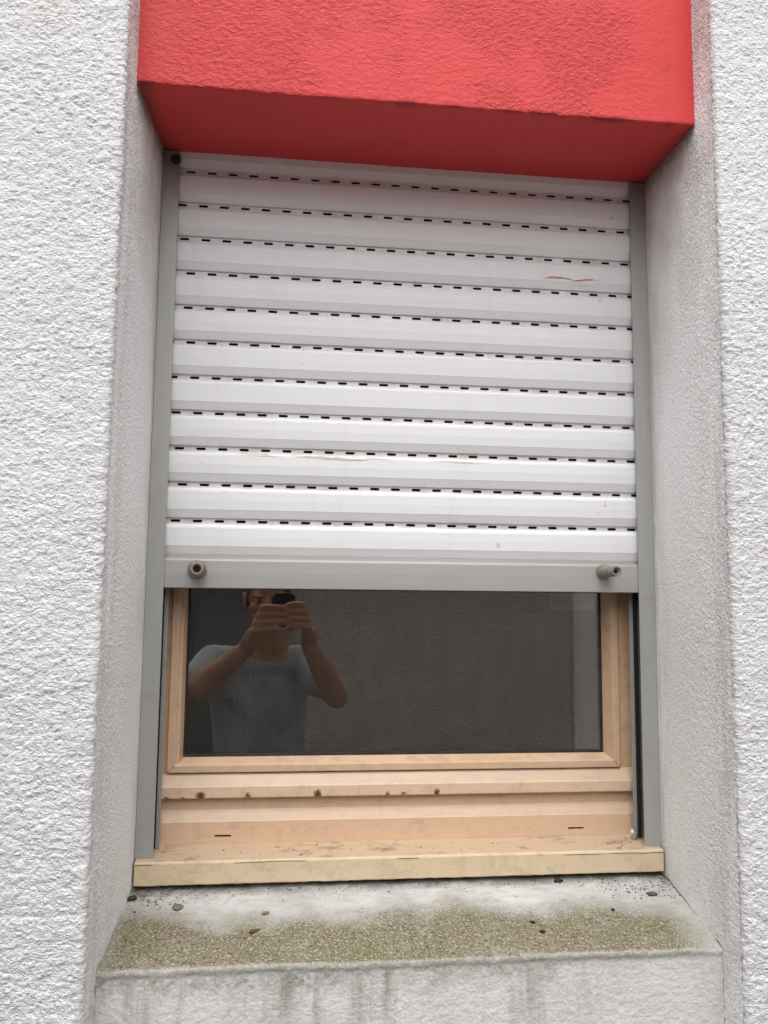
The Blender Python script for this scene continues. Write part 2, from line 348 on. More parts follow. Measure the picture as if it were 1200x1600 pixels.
# ================================================================ THE SETTING
def slab(name, a, b, mat, **kw):
    bm = bmesh.new(); add_box(bm, a, b); return from_bm(name, bm, mat, **kw)
bm = bmesh.new(); vs = [bm.verts.new(p) for p in ((-60, -60, GZ), (60, -60, GZ), (60, 60, GZ), (-60, 60, GZ))]; bm.faces.new(vs)
def mat_ground():
    m = NT('alley_concrete')
    col = m.mix(m.ramp(m.noise(1.3, 5, .6), .35, .65), (.13, .127, .12), (.10, .098, .094))
    return m.fin(col, .9, m.bump(m.noise(60, 4), .5, .004))
tag(from_bm('ground', bm, mat_ground()), kind='structure')

XL, XR = -.3959, .3878          # faces of the two reveals
YA, YB = -.167, -.222           # front of lintel and sill, front of the roughcast
house = empty('house_wall', (0, YB, GZ)); tag(house, 'rough white rendered house wall with a tall recessed window bay under a red lintel', 'wall')
def P(o): o.parent = house; o.matrix_parent_inverse = Matrix.Translation((0, -YB, -GZ)); return o
ZR = spans((GZ, -.95, .05), (-.95, -.62, .006), (-.62, .98, .0022), (.98, 1.2, .01), (1.2, 1.45, .1))
def arc(cx, cy, r, a0, a1, n): return [(cx+r*math.cos(rad(a0+(a1-a0)*i/n)), cy+r*math.sin(rad(a0+(a1-a0)*i/n))) for i in range(n+1)]
# displacement pushes outwards along the normal, so keep the faces about 3 mm behind the measured edge
yb, xl, xr = YB+.0035, XL-.0034, XR+.0024
left = [(x, yb) for x in spans((-4, -1.2, .1), (-1.2, -.66, .006), (-.66, xl-.0035, .0022))][:-1] + arc(xl-.0035, yb+.0035, .0035, -90, 0, 3) + [(xl, y) for y in spans((yb+.0055, yb+.0155, .002))]
right = [(xr, y) for y in spans((yb+.0155, yb+.0055, .002))] + arc(xr+.0035, yb+.0035, .0035, 180, 270, 3) + [(x, yb) for x in spans((xr+.0055, .64, .0022), (.64, 1.2, .006), (1.2, 4, .1))]
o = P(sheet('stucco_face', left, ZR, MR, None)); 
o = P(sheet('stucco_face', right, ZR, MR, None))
ZV = spans((GZ, -.8, .05), (-.8, 1.0, .0045), (1.0, 1.45, .1))
ys = spans((YB+.010, .010, .0045))
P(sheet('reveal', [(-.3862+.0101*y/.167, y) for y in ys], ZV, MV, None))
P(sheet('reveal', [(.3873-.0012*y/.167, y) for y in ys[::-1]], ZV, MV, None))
# red lintel: front, rounded lower edge, soffit
xs = spans((XL-.001, XR+.001, .004))
prof = [(YA+.0012, z) for z in spans((1.45, 1.0, .1), (1.0, .658, .004))] + [(YA+.0014, .6548), (YA+.0026, .6528)] + [(y, .6522+(y-YA)/.167*.0035) for y in spans((YA+.006, .010, .004))]
rng = np.random.RandomState(3)
def wob(n, k, amp, seed):
    r = np.random.RandomState(seed); v = r.rand(k)*2-1; return np.interp(np.linspace(0, k-1, n), np.arange(k), v)*amp
co = np.zeros((len(prof), len(xs), 3)); 
for i, (y, z) in enumerate(prof): co[i, :, 0] = xs; co[i, :, 1] = y; co[i, :, 2] = z
we = wob(len(xs), 60, .0011, 5)+wob(len(xs), 14, .0012, 6)
for i, (y, z) in enumerate(prof):
    f = math.exp(-((z-.6545)/.012)**2)*math.exp(-((y-YA)/.03)**2); co[i, :, 2] += we*f
P(grid_mesh('lintel', co, MRED, None))
# sill with its front apron
def sz(y): return -.4724+(y-YA)*.2316
prof = [(y, sz(y)) for y in spans((.030, YA+.007, .003))]
prof += [(YA+.004, sz(YA+.004)+.0006), (YA+.0008, sz(YA)+.0002), (YA-.0002, sz(YA)-.0016), (YA+.0003, sz(YA)-.004)]
prof += [(YA+.001, z) for z in spans((sz(YA)-.007, -.75, .003), (-.75, -.9, .01), (-.9, GZ, .05))]
xs = spans((XL+.0014, XR-.0014, .003))
co = np.zeros((len(prof), len(xs), 3)); we = wob(len(xs), 50, .0009, 8)+wob(len(xs), 9, .002, 9)
for i, (y, z) in enumerate(prof):
    co[i, :, 0] = xs; co[i, :, 1] = y; co[i, :, 2] = z + we*math.exp(-((y-YA)/.02)**2)*math.exp(-((z-sz(YA))/.03)**2)
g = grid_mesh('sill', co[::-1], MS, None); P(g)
# masonry behind, round the opening
bm = bmesh.new()
add_box(bm, (-4, .0105, GZ), (-.3990, .30, 1.45)); add_box(bm, (.3915, .0105, GZ), (4, .30, 1.45))
add_box(bm, (-.3988, .035, GZ), (.3913, .298, -.432)); add_box(bm, (-.3988, .0925, .60), (.3913, .298, 1.44)); add_box(bm, (-.3988, .0115, .665), (.3913, .020, 1.44)) if False else None
add_box(bm, (-.3988, .028, .672), (.3913, .092, 1.44))
P(from_bm('masonry', bm, simple('masonry', (.25, .24, .23), .9)))
# dark joints where sill, lintel and reveals meet
bm = bmesh.new(); add_box(bm, (XL-.004, -.160, GZ+.01), (XL-.0015, .03, -.47)); add_box(bm, (XR+.0015, -.160, GZ+.01), (XR+.004, .03, -.47))
# (kept inside the plaster)
bm.free()
# the room behind the window
bm = bmesh.new()
for a, b in (((-2, .3, -1.6), (2, 3.2, -1.58)), ((-2, .3, 1.2), (2, 3.2, 1.22)), ((-2.02, .3, -1.6), (-2, 3.2, 1.22)), ((2, .3, -1.6), (2.02, 3.2, 1.22)), ((-2, 3.2, -1.6), (2, 3.22, 1.22))): add_box(bm, a, b)
tag(from_bm('room', bm, simple('dim_room_paint', (.06, .055, .05), .9)), kind='structure')

# ================================================================ ROLLER SHUTTER
k_ = 1.217/1.205
Z0 = CAM.z+(.6213-CAM.z)*k_; PITCH = .05388*k_
sh = empty('roller_shutter', (0, .01, -.0157)); tag(sh, 'pale grey roller shutter of perforated slats, pulled more than halfway down over the window', 'roller shutter')
def kid(o, par, inv=True):
    o.parent = par; o.matrix_parent_inverse = Matrix.Translation(-Vector(par.location)); return o
HOLES = [-.3441, -.3558, -.3505, -.3394, -.3413, -.3357, -.3281, -.3535, -.3468, -.3402, -.3485]
W2 = .3705; YBD = .0132
def slat(zj, phase, cut=None, seed=0):
    """zj: z of the upper joint; profile goes down one pitch"""
    bm = bmesh.new(); r = random.Random(seed); tilt = r.uniform(-.0004, .0004)
    # lower part: step, ridge, face, bevel
    prof = [(YBD, zj-.0078), (.0112, zj-.0086), (.0104, zj-.0090), (.0072, zj-.0128), (.0074, zj-.0136), (.0062, zj-.0144), (.0058+tilt, zj-.0275), (.0062, zj-.0408), (.0066, zj-.0418), (.0102, zj-PITCH+.0014), (.0112, zj-PITCH+.0006), (YBD+.003, zj-PITCH+.0004)]
    if cut is not None: prof = [(.0062, cut), (.0062, zj-.0408), (.0066, zj-.0418), (.0102, zj-PITCH+.0014), (.0112, zj-PITCH+.0006), (YBD+.003, zj-PITCH+.0004)]
    ring = [[bm.verts.new((x, y, z)) for y, z in prof] for x in (-W2, W2)]
    for i in range(len(prof)-1): bm.faces.new((ring[0][i], ring[1][i], ring[1][i+1], ring[0][i+1]))
    if cut is None:
        n = 8; hw, hh = .0071, .0020; zc = zj-.0036; z0, z1 = zj-.0078, zj+.0006
        sp = .0320; x = -W2; cells = []; c = phase-sp
        while c < W2+sp: cells.append(c); c += sp
        for c in cells:
            a, b = c-sp/2, c+sp/2
            a2, b2 = max(a, -W2-.0001), min(b, W2+.0001)
            if b2-a2 < .001: continue
            if c-hw < a2+.0008 or c+hw > b2-.0008:
                # slot cut off by the guide rail
                lo, hi = max(c-hw, a2), min(c+hw, b2)
                if hi-lo < .0006: 
                    bm.faces.new([bm.verts.new(p) for p in ((a2, YBD, z0), (b2, YBD, z0), (b2, YBD, z1), (a2, YBD, z1))]); continue
                for (u0, u1, w0, w1) in ((a2, lo, z0, z1), (hi, b2, z0, z1), (lo, hi, z0, zc-hh), (lo, hi, zc+hh, z1)):
                    if u1-u0 > 1e-5: bm.faces.new([bm.verts.new(p) for p in ((u0, YBD, w0), (u1, YBD, w0), (u1, YBD, w1), (u0, YBD, w1))])
                continue
            inner = []
            for s_, a0 in ((1, -90), (-1, 90)):
                for j in range(n+1):
                    t = rad(a0+180*j/n); inner.append((c+s_*(hw-hh)+math.cos(t)*hh, zc+math.sin(t)*hh))
            m = len(inner); outer = []
            for (px, pz) in inner:
                # project to the rectangle
                dx, dz = px-c, pz-zc
                outer.append((None, None))
            # corners: assign by quadrant
            outer = []
            for j, (px, pz) in enumerate(inner):
                q = j % (n+1); rightside = j <= n
                if rightside:
                    if q <= n//4: outer.append((c+(hw-hh)+(b2-c-hw+hh)*q/(n//4), z0))
                    elif q < n-n//4: outer.append((b2, z0+(z1-z0)*(q-n//4)/(n-2*(n//4))))
                    else: outer.append((b2-(b2-c-hw+hh)*(q-(n-n//4))/(n//4), z1))
                else:
                    if q <= n//4: outer.append((c-(hw-hh)-(c-hw+hh-a2)*q/(n//4), z1))
                    elif q < n-n//4: outer.append((a2, z1-(z1-z0)*(q-n//4)/(n-2*(n//4))))
                    else: outer.append((a2+(c-hw+hh-a2)*(q-(n-n//4))/(n//4), z0))
            vi = [bm.verts.new((p[0], YBD, p[1])) for p in inner]; vo = [bm.verts.new((p[0], YBD, p[1])) for p in outer]
            vb = [bm.verts.new((p[0], YBD+.0012, p[1])) for p in inner]
            for j in range(m):
                jj = (j+1) % m
                bm.faces.new((vi[j], vi[jj], vo[jj], vo[j])); bm.faces.new((vi[j], vb[j], vb[jj], vi[jj]))
    bmesh.ops.remove_doubles(bm, verts=bm.verts, dist=.00002)
    me = bpy.data.meshes.new('slat'); bm.to_mesh(me); bm.free()
    return me
slats = []
o = kid(link('slat', slat(Z0+PITCH+.0036, 0, cut=.70, seed=99), MSH), sh); slats.append(o)
for i, ph in enumerate(HOLES):
    o = kid(link('slat', slat(Z0-i*PITCH+.0036, ph, seed=i), MSH), sh); slats.append(o)
# added dark sheet behind all slats, its colour keeps the slots dark
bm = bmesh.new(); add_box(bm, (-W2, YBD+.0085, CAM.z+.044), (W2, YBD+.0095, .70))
kid(from_bm('dark_backing', bm, simple('slot_backing_dark', (.05, .032, .03), .8)), sh)
zt = CAM.z+(.0277-CAM.z)*(1.208/1.205); zb = CAM.z+(-.0157-CAM.z)*(1.208/1.205)
bm = bmesh.new(); prof = [(.0085, zt), (.0055, zt-.0002), (.0036, zt-.0012), (.003, zt-.0035), (.0026, zt-.02), (.003, zb+.001), (.0042, zb), (.0135, zb), (.0150, zt+.006), (.0105, zt+.006), (.0102, zt+.0004)]
add_prism_x(bm, prof, -W2+.0003, W2-.0003)
bar = kid(from_bm('bottom_bar', bm, MBAR), sh)
MRUB = simple('grey_rubber_stop', (.27, .235, .20), .75, .5, 300, var=.3, vscale=80)
def lathe_y(bm, cx, cz, prof, n=24, hexn=None, tilt=(0, 0)):
    """prof: (y, r) from the wall outward; last ring closed by nothing"""
    rings = []
    for (y, r) in prof:
        ring = []
        for j in range(n):
            t = 2*math.pi*j/n
            ring.append(bm.verts.new((cx+r*math.cos(t)+tilt[0]*(-y), y, cz+r*math.sin(t)+tilt[1]*(-y))))
        rings.append(ring)
    for a, b in zip(rings, rings[1:]):
        for j in range(n): bm.faces.new((a[j], a[(j+1) % n], b[(j+1) % n], b[j]))
    bm.faces.new(rings[0]); return rings
for (cx, cz, L, tl, kk) in ((-.3130, .0115, .030, (.10, 0), 1.12), (.3045, .0160, .043, (.06, .0), .95)):
    bm = bmesh.new()
    rg = lathe_y(bm, cx, cz, [(.0029, .0122*kk), (-.001, .0122*kk), (-.0035, .0105*kk), (-.006, .0098*kk), (-.008, .0092*kk), (-L, .0082*kk), (-L-.0006, .0076*kk), (-L-.0002, .0052*kk), (-L+.016, .0046*kk)], tilt=tl)
    bm.faces.new(rg[-1])
    for f in bm.faces: f.material_index = 0
    so_ = kid(from_bm('stopper', bm, MRUB, smooth=False, bevel=.0), sh); so_.parent = bar; so_.matrix_parent_inverse = Matrix.Identity(4)
    so_.data.polygons.foreach_set('use_smooth', [True]*len(so_.data.polygons))
bar.matrix_parent_inverse = Matrix.Translation(-Vector(sh.location))
# guide rails
for s, xo, xi in ((-1, -.3851, -.360), (1, .3865, .360)):
    bm = bmesh.new()
    a, b = sorted((xo, xi)); add_box(bm, (a, 0, -.3940), (b, .0016, .6535))
    a, b = sorted((xo, xo-s*.0016)); add_box(bm, (a, .0017, -.3939), (b, .0315, .6534))
    a, b = sorted((xo-s*.0018, xi+s*-.0035)); add_box(bm, (a, .0300, -.3885), (b, .0314, .6533))
    g = kid(from_bm('guide_rail', bm, MAL, bevel=.0003), sh)
    bm = bmesh.new(); a, b = sorted((xi+s*.002, xi+s*.0065)); add_box(bm, (a, .0018, -.3885), (b, .0048, .65)); add_box(bm, (a, .024, -.3875), (b, .0298, .65))
    a, b = sorted((xi+s*.0145, xi+s*.0135)); add_box(bm, (a, .002, -.3875), (b, .0296, .65))
    bs = from_bm('brush_seal', bm, MBRUSH); bs.parent = g
bm = bmesh.new(); rg = lathe_y(bm, -.3655, .6390, [(-.0002, .0075), (-.004, .0075), (-.007, .0062), (-.0072, .0048), (-.002, .004)]); bm.faces.new(rg[-1])
rs = from_bm('end_plug', bm, simple('dark_rubber', (.03, .026, .024), .7), smooth=True); rs.parent = [c for c in sh.children if c.name.startswith('guide_rail')][0]
# paint smears and scuffs on single slats
def strokes(name, parent, lines, y, mat, thick=.0003):
    thick = .0001 if len(lines) > 1 else thick; bm = bmesh.new()
    for li, (pts, wd) in enumerate(lines):
        y_ = y-li*.00013; n = len(pts); up, lo = [], []
        for i, (x, z) in enumerate(pts):
            h = wd*math.sin(math.pi*min(1, max(.08, i/(n-1))))*random.uniform(.5, 1) if 0 < i < n-1 else .00008
            up.append(bm.verts.new((x, y_, z+h))); lo.append(bm.verts.new((x, y_, z-h)))
        for i in range(n-1): bm.faces.new((lo[i], lo[i+1], up[i+1], up[i]))
    r = bmesh.ops.extrude_face_region(bm, geom=list(bm.faces))
    bmesh.ops.translate(bm, vec=(0, thick, 0), verts=[v for v in r['geom'] if isinstance(v, bmesh.types.BMVert)])
    o = from_bm(name, bm, mat); o.parent = parent; return o
def wavy(x0, z0, x1, z1, n=9, a=.0008): return [(x0+(x1-x0)*i/(n-1), z0+(z1-z0)*i/(n-1)+random.uniform(-a, a)) for i in range(n)]
s4 = min(slats[1:], key=lambda o: abs((Z0-(slats.index(o)-1)*PITCH-.025)-.482))
strokes('red_paint_smear', slats[3], [(wavy(.2175, .4855, .258, .4875), .0005), (wavy(.214, .4868, .250, .4888), .0004), (wavy(.222, .4882, .262, .4868), .0005), (wavy(.240, .4880, .272, .4838, a=.0006), .0006), (wavy(.262, .4825, .296, .4872), .0007), (wavy(.270, .4832, .312, .4872), .0006), (wavy(.268, .4840, .300, .4880), .0004)], .00545, simple('red_smear', (.58, .13, .08), .6), .0003)
g9 = simple('dried_glue', (.66, .61, .50), .7, var=.05)
strokes('glue_smear', slats[9], [(wavy(-.262, .1857, -.205, .1843), .0014), (wavy(-.225, .1843, -.19, .1830), .0006)], .0056, g9, .0003)
strokes('glue_smear', slats[9], [(wavy(-.185, .1853, -.062, .1807, 16), .0022), (wavy(-.13, .1820, -.065, .1810), .0010), (wavy(-.09, .1845, -.02, .1825), .0006)], .0056, g9, .0003)
strokes('glue_smear', slats[9], [(wavy(.035, .1825, .09, .1825), .0009), (wavy(.075, .1820, .12, .1810), .0006)], .0056, g9, .0003)
dk = simple('dark_marks', (.03, .025, .022), .8)
strokes('dirt_mark', slats[10], [([(-.3325, .1265), (-.3322, .1245), (-.3318, .1232)], .0022)], .0056, dk)
strokes('dirt_mark', slats[10], [([(.3095, .1225), (.3108, .1265), (.3112, .1262)], .0010), ([(.2975, .110), (.2985, .1085), (.2995, .1075)], .0012)], .0056, dk)
strokes('scuff', slats[1], [([(.3295+i*.0007, .600-i*.0035) for i in range(5)], .0012), ([(.333, .585), (.334, .582), (.3345, .580)], .001), ([(.3435, .5935), (.3437, .590), (.344, .588)], .0012)], .0056, simple('scuff_grey', (.28, .26, .26), .7), .0002)
strokes('scuff', slats[3], [([(.26, .4765), (.28, .4762), (.30, .4766)], .0002)], .0060, simple('scuff_light', (.3, .28, .28), .7), .0002)

# ================================================================ WINDOW
win = empty('window', (0, .06, -.385)); tag(win, 'peach painted wooden casement window whose lower part shows below the shutter', 'window')
def K(o, par=win):
    if par is win: return kid(o, win)
    o.parent = par; return o
def ring_rect(bm, x0, x1, z0, z1, prof):
    """mitred frame: prof = closed list of (inset, y)"""
    rings = []
    for (cx, cz, sx, sz_) in ((x0, z0, 1, 1), (x1, z0, -1, 1), (x1, z1, -1, -1), (x0, z1, 1, -1)):
        rings.append([bm.verts.new((cx+sx*d, y, cz+sz_*d)) for d, y in prof])
    n = len(prof)
    for a in range(4):
        p, q = rings[a], rings[(a+1) % 4]
        for i in range(n): bm.faces.new((p[i], p[(i+1) % n], q[(i+1) % n], q[i]))
# fixed frame: stiles + head, and the lower rail with drain slots
bm = bmesh.new()
add_box(bm, (-.392, .0365, -.343), (-.3682, .0900, .66)); add_box(bm, (.3732, .0365, -.343), (.3845, .0900, .66)); add_box(bm, (-.3680, .0365, .63), (.3730, .0900, .66))
fr = K(from_bm('frame', bm, MWZ, bevel=.0008))
def rail_with_slots():
    bm = bmesh.new()
    xa, xb = -.3900, .3840
    slots = [(-.2801, -.2560), (.2573, .2818)]; zs0, zs1 = -.3797, -.3765; y = .045; zt_, zb_ = -.3578, -.3930
    xs = [xa]+[v for s in slots for v in s]+[xb]
    top = [bm.verts.new((x, y, zt_)) for x in xs]; bot = [bm.verts.new((x, y, zb_)) for x in xs]; su = [bm.verts.new((x, y, zs1)) for x in xs]; sl_ = [bm.verts.new((x, y, zs0)) for x in xs]
    for i in range(len(xs)-1):
        bm.faces.new((su[i], su[i+1], top[i+1], top[i])); bm.faces.new((bot[i], bot[i+1], sl_[i+1], sl_[i]))
        if i not in (1, 3): bm.faces.new((sl_[i], sl_[i+1], su[i+1], su[i]))
    for i in (1, 3):
        q = [sl_[i], sl_[i+1], su[i+1], su[i]]; b = [bm.verts.new((v.co.x, y+.012, v.co.z)) for v in q]
        for j in range(4): bm.faces.new((q[j], b[j], b[(j+1) % 4], q[(j+1) % 4]))
    prof = [(y, zt_), (.0462, -.3560), (.0545, -.3435), (.0555, -.3425), (.0556, -.318), (.088, -.318), (.088, zb_), (y, zb_)]
    A = [bm.verts.new((xa, a, b)) for a, b in prof]; B = [bm.verts.new((xb, a, b)) for a, b in prof]
    A[0], B[0] = top[0], top[-1]
    for i in range(len(prof)-1):
        if i == 0: bm.faces.new(top+[B[1], A[1]]) ; continue
        bm.faces.new((A[i], B[i], B[i+1], A[i+1]))
    bmesh.ops.remove_doubles(bm, verts=bm.verts, dist=1e-5)
    return bm
bm = rail_with_slots(); rail = K(from_bm('lower_rail', bm, MWX))
bm = bmesh.new(); add_box(bm, (-.285, .0563, -.385), (-.25, .0575, -.370)); add_box(bm, (.252, .0563, -.385), (.287, .0575, -.370)); K(from_bm('slot_shade_plate', bm, MDARK), rail)  # near-black plates close the slots, their colour stands for the shade inside
# sash
bm = bmesh.new(); ring_rect(bm, -.3666, .3700, -.3210, .655, [(0, .0600), (.0150, .0600), (.0300, .0600), (.0335, .0780), (.0335, .088), (0, .088)])
sash = K(from_bm('sash', bm, MWZ, bevel=.0007))
bm = bmesh.new()
prof = [(.0454, -.3243), (.0450, -.3225), (.0450, -.3082), (.0458, -.3070), (.0585, -.2912), (.0598, -.2906), (.0598, -.3205), (.056, -.3205), (.052, -.3235)]
add_prism_x(bm, prof, -.3655, .3690, 60)
K(from_bm('drip_rail', bm, MWC, bevel=.0005), sash)
bm = bmesh.new(); ring_rect(bm, -.3535, .3470, -.2893, .64, [(0, .0599), (0, .0550), (.0006, .0543), (.0100, .0543), (.0108, .0548), (.0192, .0765), (.0192, .0775), (0, .0775)])
bead = K(from_bm('glazing_bead', bm, MWZ, bevel=.0004), sash)
bm = bmesh.new(); ring_rect(bm, -.3350, .3284, -.2705, .62, [(0, .0762), (0, .0779), (.0048, .0779), (.0040, .0768)])
# ragged inner edge of the sealant
bmesh.ops.subdivide_edges(bm, edges=[e for e in bm.edges if e.calc_length() > .5], cuts=160)
for v in bm.verts: 
    if abs(v.co.y-.0779) < 1e-4 or abs(v.co.y-.0768) < 1e-4:
        v.co.x += random.uniform(-.0007, .0007)
        v.co.z += random.uniform(-.0006, .0006)
K(from_bm('sealant', bm, MSEAL), sash)
# pane
m = NT('window_glass'); m.t.nodes.remove(m.p)
gl = m.n('ShaderNodeBsdfGlossy'); gl.inputs['Roughness'].default_value = 0; gl.inputs['Color'].default_value = (1, .97, .95, 1)
tr = m.n('ShaderNodeBsdfTransparent'); tr.inputs['Color'].default_value = (.86, .88, .86, 1)
fn = m.n('ShaderNodeFresnel'); fn.inputs['IOR'].default_value = 2.1
mx = m.n('ShaderNodeMixShader'); m.l(fn.outputs[0], mx.inputs[0]); m.l(tr.outputs[0], mx.inputs[1]); m.l(gl.outputs[0], mx.inputs[2]); m.l(mx.outputs[0], m.out.inputs['Surface'])
du = m.n('ShaderNodeBsdfDiffuse'); du.inputs['Color'].default_value = (.45, .43, .40, 1)
mx2 = m.n('ShaderNodeMixShader'); dust_haze = m.math('MULTIPLY', m.ramp(m.noise(30, 4, .7), .4, .8), .045); dust_haze = m.math('ADD', dust_haze, m.math('MULTIPLY', m.ramp(m.vor(45), .03, .01), .35))  # thin dust, plus a haze painted in to lift the blacks of the pane
m.l(dust_haze, mx2.inputs[0]); m.l(mx.outputs[0], mx2.inputs[1]); m.l(du.outputs[0], mx2.inputs[2]); m.l(mx2.outputs[0], m.out.inputs['Surface'])
bm = bmesh.new(); add_box(bm, (-.3340, .0780, -.2745), (.3280, .0820, .63)); K(from_bm('pane', bm, m.m))
# board under the frame
bm = bmesh.new()
prof = [(-.0120, -.3985), (-.0112, -.3963), (-.009, -.3954), (.0300, -.3905), (.0448, -.3893), (.0448, -.4272), (-.0105, -.4276), (-.0118, -.4264)]
add_prism_x(bm, prof, -.3832, .3836, 120)
for v in bm.verts:
    if v.co.y < 0 and v.co.z < -.42: v.co.z += random.uniform(-.0005, .0005)
    if v.co.y < 0 and v.co.z > -.40: v.co.z += random.uniform(-.0003, .0003)
K(from_bm('weather_board', bm, MBD, bevel=.0004))

# curtain
def mat_curtain():
    m = NT('grey_net_fabric')
    wv = m.n('ShaderNodeTexWave', wave_type='BANDS', bands_direction='Z'); wv.inputs['Scale'].default_value = 120; m.l(m.tc, wv.inputs[0])
    wx = m.n('ShaderNodeTexWave', wave_type='BANDS', bands_direction='X'); wx.inputs['Scale'].default_value = 120; m.l(m.tc, wx.inputs[0])
    f = m.math('MULTIPLY', wv.outputs['Fac'], wx.outputs['Fac'])
    col = m.mix(f, (.15, .145, .138), (.27, .26, .245))
    return m.fin(col, .9, m.bump(f, .4, .0005), spec=.1)
xs = spans((-.318, .2840, .003)); zs = spans((-.30, .63, .02)); co = np.zeros((len(zs), len(xs), 3))
for i, z in enumerate(zs):
    for j, x in enumerate(xs):
        co[i, j] = (x+(.020*(z+.02)/.25 if x < -.25 else 0)*(-.25-x)/.068 if z < 0 else x+(.002 if x < -.25 else 0), .104+.0018*math.sin(x*48+z*2)+.001*math.sin(x*131), z)
cu = grid_mesh('curtain', co, mat_curtain(), None); tag(cu, 'dark grey net curtain hanging close behind the window pane', 'curtain')

# sticker on the glass
def text_mesh(lines, size, gap):
    bm = bmesh.new()
    for i, t in enumerate(lines):
        cu_ = bpy.data.curves.new('lettering', 'FONT'); cu_.body = t; cu_.size = size; cu_.align_x = 'CENTER'; cu_.resolution_u = 2
        to = bpy.data.objects.new('lettering', cu_); C.objects.link(to); bpy.context.view_layer.update()
        me = bpy.data.meshes.new_from_object(to.evaluated_get(bpy.context.evaluated_depsgraph_get()))
        me.transform(Matrix.Translation((0, -i*gap, 0))); bm.from_mesh(me); bpy.data.objects.remove(to); bpy.data.curves.remove(cu_); bpy.data.meshes.remove(me)
    return bm
st = empty('sticker', (.281, .0835, -.030)); tag(st, 'small grey installer sticker with two columns of tiny print, top right of the pane', 'sticker')
bm = bmesh.new(); add_box(bm, (-.0378, -.0010, -.0160), (.0378, -.0006, .0300))
o = from_bm('paper', bm, simple('aged_sticker_film', (.58, .59, .56), .7)); o.parent = st
for cx, lines in ((-.0185, ['Menuiserie & Fabrice', 'La Mesane', 'Tel. 02 54 80 80']), (.0185, ['Menuiserie J. Nord', 'Le Beaulieu - Bar', 'Tel. 02 23 39 11'])):
    bm = text_mesh(lines, .0036, .0038)
    me = bpy.data.meshes.new('lettering'); bm.to_mesh(me); bm.free(); me.transform(Matrix.Translation((cx, -.0012, .0045)) @ Matrix.Rotation(rad(90), 4, 'X'))
    o = link('lettering', me, simple('faded_ink', (.03, .03, .03), .8), st)

# ================================================================ SMALL THINGS ON THE SILL
def on_sill(x, y): return Vector((x, y, sz(y)+.0015))
def leaf(x, y, L, W, rot, mat, label, cat='leaf', curl=.25, seed=0, name='leaf'):
    r = random.Random(seed); bm = bmesh.new(); n = 9
    rows = []
    for i in range(n):
        t = i/(n-1); wd = W*math.sin(math.pi*t**.8)**.8*r.uniform(.75, 1.1)+.0002
        rows.append([bm.verts.new((L*(t-.5), s*wd/2, .0006+curl*abs(s)*wd*.5+curl*.5*L*(t-.5)**2+r.uniform(0, .0004))) for s in (-1, -.5, 0, .5, 1)])
    for a, b in zip(rows, rows[1:]):
        for j in range(4): bm.faces.new((a[j], a[j+1], b[j+1], b[j]))
    o = from_bm(name, bm, mat, smooth=True); s_ = o.modifiers.new('thick', 'SOLIDIFY'); s_.thickness = .0003
    o.location = on_sill(x, y); o.rotation_euler = (math.atan(.2316), 0, rad(rot)); tag(o, label, cat, 'dead leaf bits on the sill'); return o
BR = simple('dry_leaf', (.23, .16, .10), .7, .6, 300, var=.4, vscale=200); RB = simple('red_brown_leaf', (.13, .045, .03), .6, .5, 300); OC = simple('ochre_leaf', (.26, .16, .06), .7, .5, 300)
leaf(-.3173, -.049, .016, .015, 20, BR, 'broad flat brown leaf scrap near the left end of the sill', seed=1)
leaf(-.2001, -.0676, .012, .007, 25, BR, 'small oval tan leaf scrap at the upper edge of the moss', seed=2)
leaf(-.2133, -.1048, .019, .006, 35, RB, 'narrow reddish brown leaf lying on the moss', seed=3, curl=.6)
leaf(-.2388, -.141, .009, .008, 10, OC, 'tiny ochre leaf crumb low on the moss near the front edge', seed=4)
def lump(name, x, y, s, mat, label, cat, seed, group=None, z=None):
    r = random.Random(seed); bm = bmesh.new(); bmesh.ops.create_icosphere(bm, subdivisions=3, radius=1)
    ph = [r.uniform(0, 6) for _ in range(6)]
    for v in bm.verts:
        c = v.co; k = 1+.28*math.sin(3*c.x+ph[0])*math.sin(4*c.y+ph[1])+.16*math.sin(8*c.z+ph[2]+5*c.x)+.1*math.sin(13*c.y+ph[3])+r.uniform(-.05, .05)
        v.co = Vector((c.x*s[0]*k, c.y*s[1]*k, c.z*s[2]*k))
    o = from_bm(name, bm, mat, smooth=True); p = on_sill(x, y); o.location = (p.x, p.y, p.z+s[2]*.5 if z is None else z); tag(o, label, cat, group); return o
BK = simple('black_husk', (.012, .011, .010), .5, .4, 300)
lump('seed_husk', .1542, -.1055, (.0042, .0018, .0014), BK, 'slim black husk on the moss, upper one of the pair', 'seed husk', 1, 'black husks on the sill').rotation_euler.z = rad(-35)
lump('seed_husk', .161, -.1255, (.0036, .0026, .0018), BK, 'plump black husk on the moss, lower one of the pair', 'seed husk', 2, 'black husks on the sill').rotation_euler.z = rad(-40)
lump('seed_husk', .2741, -.0858, (.0022, .0024, .002), BK, 'round black husk on bare render right of the moss', 'seed husk', 3, 'black husks on the sill')
lump('dirt_clump', .2204, -.0145, (.0062, .0035, .0035), BK, 'black lump of dirt tucked under the weather board', 'dirt', 4, 'dirt clumps on the sill', z=-.4345)
lump('dirt_clump', -.3815, -.0275, (.0062, .0045, .0032), simple('brown_earth', (.07, .045, .03), .9, .8, 300), 'brown clump of earth in the left rear corner of the sill', 'dirt', 5, 'dirt clumps on the sill')
lump('dirt_clump', .3456, -.0531, (.0075, .0045, .0025), simple('grey_brown_earth', (.12, .10, .085), .9, .8, 300), 'ragged grey brown clump near the right rear corner of the sill', 'dirt', 6, 'dirt clumps on the sill')
